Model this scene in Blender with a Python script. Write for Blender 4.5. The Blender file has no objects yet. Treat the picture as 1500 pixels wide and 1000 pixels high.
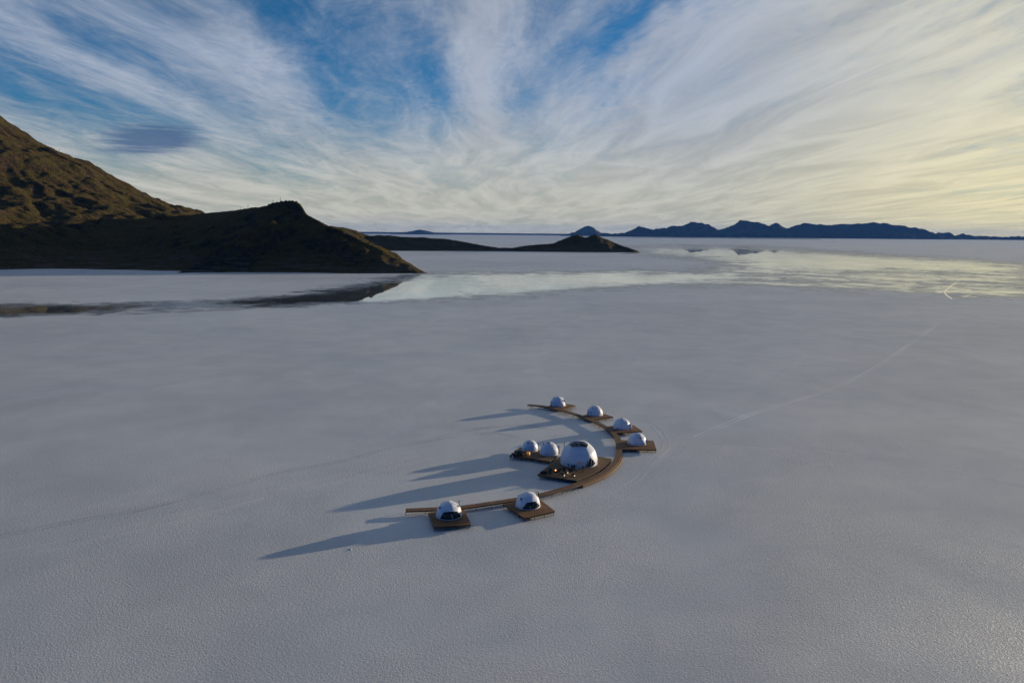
import bpy, bmesh, math, random
import numpy as np
from mathutils import Vector, Matrix

random.seed(4)
SC = bpy.context.scene
COL = SC.collection

# ------------------------------------------------------------------ camera
F, HC = 1083.0, 70.0
PITCH, ROLL = math.radians(8.3), math.radians(0.5)
_c, _s = math.cos(PITCH), math.sin(PITCH)
FW = np.array([0, _c, -_s]); UP0 = np.array([0, _s, _c]); RT0 = np.array([1.0, 0, 0])
RT = math.cos(ROLL)*RT0 + math.sin(ROLL)*UP0
UP = -math.sin(ROLL)*RT0 + math.cos(ROLL)*UP0
cam = bpy.data.cameras.new("camera"); camo = bpy.data.objects.new("camera", cam); COL.objects.link(camo)
cam.sensor_width = 36; cam.lens = 36*F/1500
cam.clip_start = 1; cam.clip_end = 400000
M = Matrix(((RT[0], UP[0], -FW[0], 0), (RT[1], UP[1], -FW[1], 0), (RT[2], UP[2], -FW[2], HC), (0, 0, 0, 1)))
camo.matrix_world = M
SC.camera = camo

# ------------------------------------------------------------------ light
SUN_EL, SUN_AZ = 6.0, 30.2            # elevation, azimuth counter-clockwise from +X
sun = bpy.data.lights.new("sun", 'SUN'); suno = bpy.data.objects.new("sun", sun); COL.objects.link(suno)
sun.energy = 5.0; sun.angle = math.radians(0.5); sun.color = (1.0, 0.84, 0.64)
_sd = Vector((math.cos(math.radians(SUN_EL))*math.cos(math.radians(SUN_AZ)),
              math.cos(math.radians(SUN_EL))*math.sin(math.radians(SUN_AZ)), math.sin(math.radians(SUN_EL))))
suno.rotation_euler = _sd.to_track_quat('Z', 'Y').to_euler()
SC.view_settings.view_transform = 'Standard'; SC.view_settings.look = 'None'
SC.view_settings.exposure = 0.0; SC.view_settings.gamma = 1.0

def ray(px, py):
    d = FW + (px-750)/F*RT - (py-500)/F*UP
    return d/np.linalg.norm(d)
def ground_at(px, py, z=0.0):
    d = ray(px, py); t = (z-HC)/d[2]
    return Vector((d[0]*t, d[1]*t, z))
def point_at(px, py, Y):
    d = ray(px, py); t = Y/d[1]
    return (d[0]*t, Y, HC+d[2]*t)

class NT:
    """small helper for building node trees"""
    def __init__(s, tree):
        s.t = tree; tree.nodes.clear()
    def n(s, kind, **kw):
        nd = s.t.nodes.new(kind)
        for k, v in kw.items():
            setattr(nd, k, v)
        return nd
    def put(s, sock, v):
        if v is None: return
        if hasattr(v, 'is_output'):
            s.t.links.new(v, sock)
        else:
            if isinstance(v, (tuple, list)) and len(v) == 3 and len(getattr(sock, 'default_value', (0,0,0))) == 4:
                v = (*v, 1)
            sock.default_value = v
    def math(s, op, a, b=None, c=None, clamp=False):
        nd = s.n('ShaderNodeMath', operation=op, use_clamp=clamp)
        s.put(nd.inputs[0], a); s.put(nd.inputs[1], b); s.put(nd.inputs[2], c)
        return nd.outputs[0]
    def vmath(s, op, a, b=None, out=0):
        nd = s.n('ShaderNodeVectorMath', operation=op)
        s.put(nd.inputs[0], a); s.put(nd.inputs[1], b)
        return nd.outputs[out]
    def mix(s, f, a, b, blend='MIX'):
        nd = s.n('ShaderNodeMix', data_type='RGBA', blend_type=blend)
        s.put(nd.inputs[0], f); s.put(nd.inputs[6], a); s.put(nd.inputs[7], b)
        return nd.outputs[2]
    def noise(s, vec, scale, detail=3, rough=.5, dist=0.0, out=0, typ='FBM'):
        nd = s.n('ShaderNodeTexNoise'); nd.noise_type = typ
        s.put(nd.inputs['Vector'], vec); s.put(nd.inputs['Scale'], scale)
        nd.inputs['Detail'].default_value = detail; nd.inputs['Roughness'].default_value = rough
        nd.inputs['Distortion'].default_value = dist
        return nd.outputs[out]
    def smooth(s, v, a, b, lo=0.0, hi=1.0):
        nd = s.n('ShaderNodeMapRange', interpolation_type='SMOOTHSTEP')
        s.put(nd.inputs[0], v)
        for i, x in enumerate((a, b, lo, hi)): nd.inputs[i+1].default_value = x
        return nd.outputs[0]
    def comb(s, x, y, z):
        nd = s.n('ShaderNodeCombineXYZ')
        s.put(nd.inputs[0], x); s.put(nd.inputs[1], y); s.put(nd.inputs[2], z)
        return nd.outputs[0]

# ------------------------------------------------------------------ sky
def build_world():
    w = bpy.data.worlds.new("World"); SC.world = w; w.use_nodes = True
    T = NT(w.node_tree)
    out = T.n('ShaderNodeOutputWorld'); bg = T.n('ShaderNodeBackground')
    STR = 0.10
    bg.inputs[1].default_value = STR
    T.t.links.new(bg.outputs[0], out.inputs[0])
    sky = T.n('ShaderNodeTexSky', sky_type='NISHITA', sun_disc=False)
    sky.sun_elevation = math.radians(SUN_EL); sky.sun_rotation = math.radians(90-SUN_AZ)
    sky.altitude = 3600; sky.air_density = 1.0; sky.dust_density = 0.6; sky.ozone_density = 2.0
    tc = T.n('ShaderNodeTexCoord'); d = tc.outputs['Generated']
    sep = T.n('ShaderNodeSeparateXYZ'); T.put(sep.inputs[0], d)
    X, Y, Z = sep.outputs
    zc = T.math('ADD', T.math('MAXIMUM', Z, 0.0), 0.045)
    # flat cloud deck far overhead: u across, v along the wind
    u = T.math('DIVIDE', X, zc); v = T.math('DIVIDE', Y, zc)
    ca, sa = math.cos(math.radians(2.0)), math.sin(math.radians(2.0))
    u2 = T.math('ADD', T.math('MULTIPLY', u, ca), T.math('MULTIPLY', v, sa))
    v2 = T.math('SUBTRACT', T.math('MULTIPLY', v, ca), T.math('MULTIPLY', u, sa))
    base = T.comb(u2, T.math('MULTIPLY', v2, 0.30), 0.0)
    warp = T.noise(base, 0.55, 3, .5, out=1)
    wv = T.vmath('SCALE', T.vmath('SUBTRACT', warp, (0.5, 0.5, 0.5))); wv.node.inputs[3].default_value = 1.1
    p = T.vmath('ADD', base, wv)
    big = T.noise(T.vmath('ADD', p, (3.1, 1.7, 0)), 0.8, 4, .55)
    streak = T.noise(T.vmath('MULTIPLY', p, (1.0, 0.7, 1)), 2.2, 8, .62, .5)
    fine = T.noise(T.vmath('MULTIPLY', p, (1.0, 1.5, 1)), 6.0, 8, .70, .9)
    cov = T.math('ADD', T.math('MULTIPLY', big, 0.55), T.math('ADD', T.math('MULTIPLY', streak, 0.62), T.math('MULTIPLY', fine, 0.44)))
    puff = T.noise(T.vmath('MULTIPLY', p, (1.0, 2.2, 1)), 20.0, 4, .6)
    cov = T.math('ADD', cov, T.math('MULTIPLY', T.math('SUBTRACT', puff, .5), .20))
    # blobs: holes (negative) and banks (positive), each a direction in the sky
    def blob(px, py, rx, ry, amp, ang=0.0, warp=True):
        c = ray(px, py); c = Vector(c)
        e1 = Vector((0, 0, 1)).cross(c).normalized()*-1; e2 = c.cross(e1)*-1
        if e2.z < 0: e2 = -e2
        a = math.radians(ang)
        f1 = e1*math.cos(a)+e2*math.sin(a); f2 = -e1*math.sin(a)+e2*math.cos(a)
        dd = T.vmath('ADD', d, wv2) if warp else d
        a1 = T.math('DIVIDE', T.vmath('DOT_PRODUCT', dd, tuple(f1), out=1), rx/F)
        a2 = T.math('DIVIDE', T.math('SUBTRACT', T.vmath('DOT_PRODUCT', dd, tuple(f2), out=1), 0.0), ry/F)
        front = T.math('GREATER_THAN', T.vmath('DOT_PRODUCT', d, tuple(c), out=1), 0.3)
        r2 = T.math('ADD', T.math('MULTIPLY', a1, a1), T.math('MULTIPLY', a2, a2))
        g = T.math('EXPONENT', T.math('MULTIPLY', r2, -1.0))
        return T.math('MULTIPLY', T.math('MULTIPLY', g, front), amp)
    wn = T.noise(d, 7.0, 4, .6, out=1)
    wv2 = T.vmath('SCALE', T.vmath('SUBTRACT', wn, (0.5, 0.5, 0.5))); wv2.node.inputs[3].default_value = 0.13
    for b in ((410, 10, 110, 40, -.22, -25), (490, 125, 80, 26, -.12, -35), (630, 120, 36, 50, -.09, 0), (330, 60, 60, 22, .08, -30), (540, 60, 60, 30, .07, 20), (560, 60, 120, 60, -.03, 0), (110, 60, 200, 60, -.10, -25), (230, 20, 120, 30, -.06, -20), (300, 170, 90, 22, -.08, -10),
              (940, 30, 90, 22, -.24, 25), (880, 90, 110, 45, -.12, 25), (180, 60, 120, 18, -.14, -28), (60, 150, 90, 16, -.14, -12),
              (700, 110, 42, 150, .26, 4), (330, 130, 170, 40, .10, -25), (250, 250, 300, 30, .12, -5), (150, 95, 130, 22, .10, -22),
              (1180, 130, 330, 130, .32, 12), (1400, 250, 260, 120, .16, 0), (1000, 60, 90, 16, .12, 28), (790, 330, 800, 60, .16, 0), (820, 240, 60, 40, -.08, 30),
              (1330, 90, 180, 16, -.08, 14), (950, 250, 300, 60, .14, 0), (360, 320, 300, 60, .08, 0)):
        cov = T.math('ADD', cov, blob(*b))
    # clear deep sky straight above and behind the camera
    behind = T.smooth(Y, 0.30, -0.30, 0.0, -0.60)
    zen = T.smooth(Z, 0.42, 0.85, 0.0, -0.02)
    cov = T.math('ADD', T.math('ADD', cov, behind), zen)
    dens = T.smooth(cov, 0.46, 1.12)
    # colours
    sdn = T.vmath('DOT_PRODUCT', d, tuple(_sd), out=1)
    warm = T.smooth(sdn, 0.66, 1.0)
    low = T.math('MULTIPLY', T.smooth(Z, 0.20, 0.0), T.smooth(Y, -.2, .5))
    bluesky = T.mix(1.0, sky.outputs[0], (0.30, 0.92, 1.22), 'MULTIPLY')
    bluesky = T.mix(low, bluesky, T.mix(1.0, sky.outputs[0], (1.05, 0.97, 0.80), 'MULTIPLY'))
    k = 1/STR
    cool = (0.415*k, 0.46*k, 0.55*k); wrm = (0.84*k, 0.77*k, 0.53*k); cream = (0.64*k, 0.60*k, 0.46*k)
    cc = T.mix(warm, cool, wrm)
    cc = T.mix(T.math('MULTIPLY', low, 0.85), cc, T.mix(warm, cream, (1.02*k, 0.86*k, 0.44*k)))
    shade = T.smooth(streak, 0.30, 0.70, 0.80, 1.08)
    ccs = T.vmath('SCALE', cc); T.put(ccs.node.inputs[3], shade)
    col = T.mix(T.math('MULTIPLY', dens, 0.92), bluesky, ccs)
    # the dark lens cloud over the hill
    lens_n = T.noise(T.vmath('MULTIPLY', d, (3.0, 3.0, 60.0)), 3.0, 6, .65)
    lens = blob(224, 204, 58, 19, 1.0, 6, False)
    lens = T.smooth(T.math('MULTIPLY', lens, T.math('ADD', T.math('MULTIPLY', lens_n, 2.6), -.40)), 0.06, 0.70)
    col = T.mix(T.math('MULTIPLY', lens, .88), col, (0.07*k, 0.135*k, 0.26*k))
    dim = T.mix(T.smooth(Y, .25, -.35), (1, 1, 1), (.30, .51, .86))
    T.put(bg.inputs[0], T.mix(1.0, col, dim, 'MULTIPLY'))
build_world()

# ------------------------------------------------------------------ materials
def mat(name):
    m = bpy.data.materials.new(name); m.use_nodes = True
    T = NT(m.node_tree); o = T.n('ShaderNodeOutputMaterial'); b = T.n('ShaderNodeBsdfPrincipled')
    T.t.links.new(b.outputs[0], o.inputs[0])
    return m, T, b, o
def bump(T, h, strength, dist):
    nd = T.n('ShaderNodeBump'); nd.inputs['Strength'].default_value = strength; nd.inputs['Distance'].default_value = dist
    T.put(nd.inputs['Height'], h)
    return nd
def simple(name, col, rough=.6, var=.15, scale=3.0, metal=0.0, bumpd=0.0, spec=.5):
    m, T, b, o = mat(name)
    tc = T.n('ShaderNodeTexCoord')
    n = T.noise(tc.outputs['Object'], scale, 4, .6)
    f = T.smooth(n, .3, .7)
    T.put(b.inputs['Base Color'], T.mix(f, tuple(c*(1-var) for c in col), tuple(min(1, c*(1+var)) for c in col)))
    b.inputs['Roughness'].default_value = rough; b.inputs['Metallic'].default_value = metal
    b.inputs['Specular IOR Level'].default_value = spec
    if bumpd:
        bn = bump(T, n, .6, bumpd); T.t.links.new(bn.outputs[0], b.inputs['Normal'])
    return m

def salt_nodes(T):
    g = T.n('ShaderNodeNewGeometry'); P = g.outputs['Position']
    big = T.noise(P, 0.011, 4, .55, .4)
    mid = T.noise(T.vmath('ADD', P, (40, 9, 0)), 0.045, 5, .6, .5)
    swirl = T.noise(T.vmath('MULTIPLY', P, (1, .55, 1)), 0.02, 6, .62, 1.6)
    vast = T.noise(T.vmath('MULTIPLY', P, (.7, 1, 1)), 0.0032, 5, .55, .6)
    f = T.math('ADD', T.math('MULTIPLY', vast, .45), T.math('ADD', T.math('MULTIPLY', big, .25), T.math('MULTIPLY', mid, .30)))
    c = T.mix(T.smooth(f, .36, .64), (0.625, 0.63, 0.58), (0.83, 0.82, 0.73))
    c = T.mix(T.math('MULTIPLY', T.smooth(swirl, .57, .72), .4), c, (0.88, 0.885, 0.83))
    c = T.mix(T.math('MULTIPLY', T.smooth(swirl, .43, .28), .35), c, (0.51, 0.53, 0.52))
    grain = T.noise(P, 3.4, 4, .74)
    c = T.mix(T.smooth(grain, .30, .72), T.mix(1.0, c, (.70, .70, .72), 'MULTIPLY'), T.mix(1.0, c, (1.16, 1.16, 1.14), 'MULTIPLY'))
    return P, c, f, grain

def m_salt():
    m, T, b, o = mat("salt_crust")
    P, c, f, grain = salt_nodes(T)
    # dark specks where the crust has broken
    vor = T.n('ShaderNodeTexVoronoi'); T.put(vor.inputs['Vector'], P); vor.inputs['Scale'].default_value = 0.22
    where = T.smooth(T.noise(P, 0.02, 2), .50, .62)
    spk = T.math('MULTIPLY', T.math('LESS_THAN', vor.outputs['Distance'], 0.055), where)
    c = T.mix(T.math('MULTIPLY', spk, .55), c, (.16, .16, .18))
    T.put(b.inputs['Base Color'], c)
    b.inputs['Roughness'].default_value = .48; b.inputs['Specular IOR Level'].default_value = .50
    salt_bump(T, b, P, grain, 1.0)
    return m
def salt_bump(T, b, P, grain, k):
    rough_area = T.smooth(T.noise(P, 0.018, 3), .34, .62, .40, 1.0)
    v2 = T.n('ShaderNodeTexVoronoi', feature='SMOOTH_F1'); T.put(v2.inputs['Vector'], T.vmath('ADD', P, T.noise(P, 1.2, 2, out=1)))
    v2.inputs['Scale'].default_value = 2.5
    h = T.math('ADD', T.math('MULTIPLY', grain, .75), T.math('MULTIPLY', v2.outputs['Distance'], .45))
    h = T.math('MULTIPLY', h, rough_area)
    bn = bump(T, h, 1.0, 0.20*k)
    T.t.links.new(bn.outputs[0], b.inputs['Normal'])

def m_water():
    m, T, b, o = mat("brine")
    P, c, f, grain = salt_nodes(T)
    at = T.n('ShaderNodeAttribute', attribute_name='wet')
    n1 = T.noise(P, 0.010, 6, .62, .6); n2 = T.noise(P, 0.05, 5, .65, .6)
    w = T.math('ADD', at.outputs['Fac'], T.math('ADD', T.math('MULTIPLY', T.math('SUBTRACT', n1, .5), 1.3), T.math('MULTIPLY', T.math('SUBTRACT', n2, .5), 1.0)))
    wet = T.smooth(w, .30, .72)
    T.put(b.inputs['Base Color'], T.mix(1.0, c, (.55, .57, .60), 'MULTIPLY'))
    b.inputs['Roughness'].default_value = .5
    gl = T.n('ShaderNodeBsdfGlossy'); gl.inputs['Color'].default_value = (.86, .88, .88, 1)
    T.put(gl.inputs['Roughness'], T.smooth(w, .6, 1.0, .12, .015))
    film = T.n('ShaderNodeMixShader'); T.put(film.inputs[0], T.smooth(w, .40, .95, .25, .90))
    T.t.links.new(b.outputs[0], film.inputs[1]); T.t.links.new(gl.outputs[0], film.inputs[2])
    tr = T.n('ShaderNodeBsdfTransparent'); mx = T.n('ShaderNodeMixShader')
    T.put(mx.inputs[0], wet); T.t.links.new(tr.outputs[0], mx.inputs[1]); T.t.links.new(film.outputs[0], mx.inputs[2])
    T.t.links.new(mx.outputs[0], o.inputs[0])
    return m

def m_track(name, col, alpha):
    m, T, b, o = mat(name)
    P, c, f, grain = salt_nodes(T)
    T.put(b.inputs['Base Color'], T.mix(1.0, c, col, 'MULTIPLY')); b.inputs['Roughness'].default_value = .48; b.inputs['Specular IOR Level'].default_value = .5
    salt_bump(T, b, P, grain, alpha)
    return m

def m_hill(name, scl=1.0, green=1.0):
    m, T, b, o = mat(name)
    g = T.n('ShaderNodeNewGeometry'); P = g.outputs['Position']; N = g.outputs['Normal']
    sp = T.n('ShaderNodeSeparateXYZ'); T.put(sp.inputs[0], N)
    sz = T.n('ShaderNodeSeparateXYZ'); T.put(sz.inputs[0], P)
    n1 = T.noise(P, 0.012*scl, 5, .6, .6); n2 = T.noise(P, 0.09*scl, 6, .7); n3 = T.noise(P, .22*scl, 5, .75)
    grass = T.mix(T.smooth(n1, .35, .65), (0.105, 0.070, 0.014), (0.082, 0.062, 0.012))
    rock = T.mix(T.smooth(n2, .35, .65), (0.036, 0.024, 0.012), (0.095, 0.060, 0.028))
    f = T.math('ADD', T.math('MULTIPLY', n1, 1.1), T.math('ADD', T.math('MULTIPLY', n2, .6), T.math('MULTIPLY', T.math('SUBTRACT', sp.outputs[2], .8), 1.4)))
    c = T.mix(T.smooth(f, .66, .90), rock, grass)
    shr = T.smooth(n3, .54, .62)
    c = T.mix(T.math('MULTIPLY', shr, .85), c, (0.014, 0.015, 0.008))
    strata = T.noise(T.vmath('MULTIPLY', P, (.25, .25, 3.0)), .10*scl, 5, .65)
    lowband = T.smooth(sz.outputs[2], 46, 4)
    c = T.mix(T.math('MULTIPLY', lowband, T.smooth(strata, .46, .62)), c, (0.15, 0.105, 0.07))
    T.put(b.inputs['Base Color'], c)
    b.inputs['Roughness'].default_value = .95; b.inputs['Specular IOR Level'].default_value = .1
    h = T.math('ADD', T.math('MULTIPLY', n2, 6.0/scl), T.math('ADD', T.math('MULTIPLY', n3, 1.6/scl), T.math('MULTIPLY', strata, 2.0)))
    bn = bump(T, h, 1.0, 1.8); T.t.links.new(bn.outputs[0], b.inputs['Normal'])
    return m

def m_planks(name, c1, c2, ang, width=.22):
    m, T, b, o = mat(name)
    tc = T.n('ShaderNodeTexCoord'); P = tc.outputs['Object']
    a = math.radians(ang)
    u = T.vmath('DOT_PRODUCT', P, (math.cos(a), math.sin(a), 0), out=1)
    v = T.vmath('DOT_PRODUCT', P, (-math.sin(a), math.cos(a), 0), out=1)
    bid = T.math('FLOOR', T.math('DIVIDE', u, width))
    wn = T.n('ShaderNodeTexWhiteNoise', noise_dimensions='2D')
    T.put(wn.inputs['Vector'], T.comb(bid, T.math('FLOOR', T.math('DIVIDE', v, 3.2)), 0))
    fr = T.math('FRACT', T.math('DIVIDE', u, width))
    gap = T.math('MULTIPLY', T.smooth(fr, 0.0, .08), T.smooth(fr, 1.0, .92))
    gr = T.noise(T.comb(T.math('MULTIPLY', u, 9), T.math('MULTIPLY', v, 1.0), 0), 1.0, 4, .6)
    wear = T.smooth(T.noise(P, .35, 3), .3, .7)
    c = T.mix(wn.outputs[0], c1, c2)
    c = T.mix(T.math('MULTIPLY', gr, .35), c, tuple(x*.5 for x in c1))
    c = T.mix(T.math('MULTIPLY', wear, .30), c, tuple(x*.75+.02 for x in c2))
    c = T.mix(gap, (.02, .013, .008), c)
    T.put(b.inputs['Base Color'], c)
    b.inputs['Roughness'].default_value = .75; b.inputs['Specular IOR Level'].default_value = .25
    bn = bump(T, gap, .7, .02); T.t.links.new(bn.outputs[0], b.inputs['Normal'])
    return m

def m_glass(name="dark_window"):
    m, T, b, o = mat(name)
    tc = T.n('ShaderNodeTexCoord')
    n = T.noise(tc.outputs['Object'], 1.3, 4, .6)
    T.put(b.inputs['Base Color'], T.mix(T.smooth(n, .45, .62), (.008, .012, .014), (.06, .07, .06)))
    b.inputs['Roughness'].default_value = .10; b.inputs['Specular IOR Level'].default_value = .3
    return m
def m_flame():
    m, T, b, o = mat("flame")
    e = T.n('ShaderNodeEmission'); e.inputs[0].default_value = (1, .36, .10, 1); e.inputs[1].default_value = 5
    T.t.links.new(e.outputs[0], o.inputs[0]); return m

MEM = simple("white_membrane", (.76, .77, .78), .40, .04, 1.2)
MEMC = simple("cream_canvas", (.74, .71, .64), .6, .06, 2)
RING = simple("white_base_ring", (.72, .72, .72), .5, .06, 2)
GLASS = m_glass()
DARK = simple("dark_metal", (.02, .02, .022), .45, .3, 6, spec=.5)
STEEL = simple("steel_pipe", (.42, .42, .42), .35, .1, 5, metal=.7)
BEAM = simple("deck_beam_wood", (.085, .048, .024), .8, .35, 2.5, bumpd=.01)
POST = simple("post_wood", (.10, .06, .032), .85, .3, 3)
WICKER = simple("dark_wicker", (.025, .021, .019), .75, .3, 14, bumpd=.01)
CUSH = simple("cream_cushion", (.62, .56, .45), .85, .08, 5)
REDC = simple("rust_cushion", (.13, .035, .025), .85, .15, 5)
BOXW = simple("yellow_plywood", (.42, .23, .065), .65, .2, 3)
LEAF = simple("shrub_leaf", (.022, .045, .018), .7, .4, 5)
TANK = simple("black_tank_plastic", (.016, .016, .018), .4, .3, 3)
FLAME = m_flame()
STONE = simple("dark_stone", (.10, .09, .085), .9, .3, 4, bumpd=.03)
SALTM = simple("bright_salt_lump", (.52, .52, .52), .8, .1, 3, bumpd=.05)
CACT = simple("cactus_skin", (.035, .042, .018), .85, .3, 3)

# ------------------------------------------------------------------ object helpers
def link(name, me, m=None, parent=None, label=None, cat=None, group=None, kind=None, loc=None):
    o = bpy.data.objects.new(name, me); COL.objects.link(o)
    if m is not None and me is not None: me.materials.append(m)
    if parent is not None: o.parent = parent
    if label: o['label'] = label
    if cat: o['category'] = cat
    if group: o['group'] = group
    if kind: o['kind'] = kind
    if loc is not None: o.location = loc
    return o
def thing(name, label, cat, loc, group=None, rz=0.0):
    o = link(name, None, label=label, cat=cat, group=group, loc=loc); o.rotation_euler = (0, 0, rz); return o
def me_from_bm(bm, name, smooth=False):
    me = bpy.data.meshes.new(name)
    bmesh.ops.recalc_face_normals(bm, faces=bm.faces)
    for f in bm.faces: f.smooth = smooth
    bm.to_mesh(me); bm.free(); return me
def part(name, bm, m, parent, smooth=False, label=None):
    return link(name, me_from_bm(bm, name, smooth), m, parent, label=label)
def box(bm, c, s, rz=0.0, bev=0.0):
    mtx = Matrix.Translation(c) @ Matrix.Rotation(rz, 4, 'Z') @ Matrix.Diagonal((*s, 1))
    r = bmesh.ops.create_cube(bm, size=1.0, matrix=mtx)
    if bev:
        es = {e for v in r['verts'] for e in v.link_edges}
        bmesh.ops.bevel(bm, geom=list(es), offset=bev, segments=2, affect='EDGES', profile=.6)
def tube(bm, a, b, r, r2=None, seg=10):
    a, b = Vector(a), Vector(b); d = b-a
    mtx = Matrix.Translation((a+b)/2) @ d.to_track_quat('Z', 'Y').to_matrix().to_4x4()
    bmesh.ops.create_cone(bm, cap_ends=True, segments=seg, radius1=r, radius2=r if r2 is None else r2, depth=d.length, matrix=mtx)
def path_tube(bm, pts, r, closed=False, seg=6):
    n = len(pts); rings = []
    for i, p in enumerate(pts):
        a = pts[(i-1) % n] if (closed or i > 0) else p
        b = pts[(i+1) % n] if (closed or i < n-1) else p
        t = (Vector(b)-Vector(a)).normalized(); q = t.to_track_quat('Z', 'Y')
        rings.append([bm.verts.new(Vector(p)+q @ Vector((r*math.cos(2*math.pi*k/seg), r*math.sin(2*math.pi*k/seg), 0))) for k in range(seg)])
    for i in range(n if closed else n-1):
        A, B = rings[i], rings[(i+1) % n]
        # align rings to avoid twisting
        off = min(range(seg), key=lambda o_: sum((A[k].co-B[(k+o_) % seg].co).length for k in range(seg)))
        for k in range(seg):
            bm.faces.new((A[k], A[(k+1) % seg], B[(k+1+off) % seg], B[(k+off) % seg]))

# ------------------------------------------------------------------ numpy noise + terrain
def vnoise(x, y, seed=0):
    xi = np.floor(x).astype(np.int64); yi = np.floor(y).astype(np.int64)
    xf = x-xi; yf = y-yi; xf = xf*xf*xf*(xf*(xf*6-15)+10); yf = yf*yf*yf*(yf*(yf*6-15)+10)
    def h(a, b):
        n = (a*374761393+b*668265263+seed*1442695041) & 0x7fffffff
        n = ((n ^ (n >> 13))*1274126177) & 0x7fffffff
        return ((n ^ (n >> 16)) & 0xffff)/65535.0
    return (h(xi, yi)*(1-xf)+h(xi+1, yi)*xf)*(1-yf)+(h(xi, yi+1)*(1-xf)+h(xi+1, yi+1)*xf)*yf
def fbm(x, y, seed=0, octv=5, ridged=False):
    s = np.zeros_like(x); a = 1.0; t = 0
    for i in range(octv):
        n = vnoise(x*2**i+17.3*i, y*2**i-9.1*i, seed+i)
        if ridged: n = 1-np.abs(2*n-1)
        s += a*n; t += a; a *= .5
    return s/t
def terrain(name, ridges, res, namp, nscale, material, pw=1.15, foot=6.0, crest=.10, peak=None, rcrest=.4):
    P = np.array([p for r in ridges for p in r])
    x0, x1 = (P[:, 0]-P[:, 3]).min()-40, (P[:, 0]+P[:, 3]).max()+40
    y0, y1 = (P[:, 1]-P[:, 3]).min()-40, (P[:, 1]+P[:, 3]).max()+40
    nx, ny = int((x1-x0)/res)+2, int((y1-y0)/res)+2
    X, Y = np.meshgrid(np.linspace(x0, x1, nx), np.linspace(y0, y1, ny))
    wx = (fbm(X/nscale, Y/nscale, 11)-.5)*nscale*.55; wy = (fbm(X/nscale, Y/nscale, 23)-.5)*nscale*.55
    Z = np.full_like(X, -30.0)
    edge = np.full_like(X, 9.0)
    for r in ridges:
        for a, b in zip(r[:-1], r[1:]):
            ax, ay, ah, aw = a; bx, by, bh, bw = b
            dx, dy = bx-ax, by-ay; L2 = dx*dx+dy*dy
            t0 = np.clip(((X-ax)*dx+(Y-ay)*dy)/L2, 0, 1)
            d0 = np.hypot(X-ax-t0*dx, Y-ay-t0*dy)
            k = np.clip(d0/(0.35*max(aw, bw)), 0, 1)      # warp only away from the crest
            Xw, Yw = X+wx*k, Y+wy*k
            t = np.clip(((Xw-ax)*dx+(Yw-ay)*dy)/L2, 0, 1)
            d = np.hypot(Xw-ax-t*dx, Yw-ay-t*dy)
            h = ah+(bh-ah)*t; w = aw+(bw-aw)*t
            q = d/w
            hh = np.where(q < 1, h*np.power(np.clip(1-q, 0, 1), pw), -(q-1)*w*.3)
            Z = np.maximum(Z, hh); edge = np.minimum(edge, q)
    if peak:
        r_ = np.hypot(X+wx*.35-peak[0], Y+wy*.35-peak[1]); ang = np.arctan2(Y-peak[1], X-peak[0])
        r_ = r_*(1+.05*(fbm(ang*3+9, r_*0+3, 77)-.5))
        hp = np.interp(r_, peak[2], peak[3]); hp2 = np.interp(r_+25, peak[2], peak[3]); hp3 = np.interp(np.maximum(r_-25, 0), peak[2], peak[3]); hp = (hp+hp2+hp3)/3
        hp = hp-9*np.clip(r_/350, 0, 1)*np.clip(hp/80, 0, 1)*np.clip(1.0-2.2*np.abs(fbm(ang*5.5+3, r_/420, 61, 3)-.5)*2-.45, 0, 1)*2; new = hp > Z; edge = np.where(new, np.clip(r_/900, .12, 1), edge); Z = np.maximum(Z, hp)
    g = fbm(X/nscale*1.3, Y/nscale*1.3, 5, 6, True)-.62
    rough = fbm(X/nscale*6, Y/nscale*6, 8, 4)-.5
    amp = np.clip(Z/40.0, 0, 1)*np.clip(crest+edge*1.6, 0, 1)
    Z = Z+g*namp*amp + rough*namp*.32*np.clip(Z/15.0, 0, 1)*np.clip(rcrest+edge*3, 0, 1)
    Z = np.maximum(Z, -foot)
    verts = np.stack([X.ravel(), Y.ravel(), Z.ravel()], 1)
    idx = np.arange(nx*ny).reshape(ny, nx)
    q4 = np.stack([idx[:-1, :-1], idx[:-1, 1:], idx[1:, 1:], idx[1:, :-1]], -1).reshape(-1, 4)
    keep = (Z.ravel()[q4] > -foot+.01).any(1); q4 = q4[keep]
    used = np.unique(q4); remap = -np.ones(nx*ny, int); remap[used] = np.arange(len(used))
    me = bpy.data.meshes.new(name); me.from_pydata(verts[used].tolist(), [], remap[q4].tolist()); me.update()
    me.polygons.foreach_set('use_smooth', [True]*len(me.polygons))
    o = link(name, me, material, kind='structure')
    return o, (X, Y, Z)

def R3(px, py, D, w, top=None):
    p = point_at(px, py, D); return (p[0], p[1], max(p[2], 0.5) if top is None else top, w)

def crest_w(p): return (p[0], p[1], p[2], max(30.0, p[2]*1.3))
main = [(-1020, 2330, 118, 300), R3(330, 310, 1650, 350), R3(370, 304, 1560, 270), R3(400, 300, 1500, 220), R3(420, 299, 1470, 200), R3(436, 304, 1462, 185), R3(450, 313, 1448, 165),
        R3(470, 324, 1430, 150), R3(490, 335, 1415, 145), R3(510, 345, 1400, 128), R3(530, 352, 1385, 108), R3(560, 367, 1360, 78), R3(580, 378, 1340, 52), R3(600, 388, 1322, 32), R3(622, 398, 1303, 12)]
PEAK = (-1580, 2060, [0, 126, 226, 295, 384, 476, 571, 648, 760, 860, 960, 1060], [505, 412, 335, 294, 258, 200, 149, 128, 95, 58, 24, -6])
knob = [R3(392, 299, 1505, 90), R3(410, 295, 1485, 85), R3(424, 292.2, 1470, 80), R3(434, 294, 1464, 75), R3(442, 301, 1458, 70)]
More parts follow.
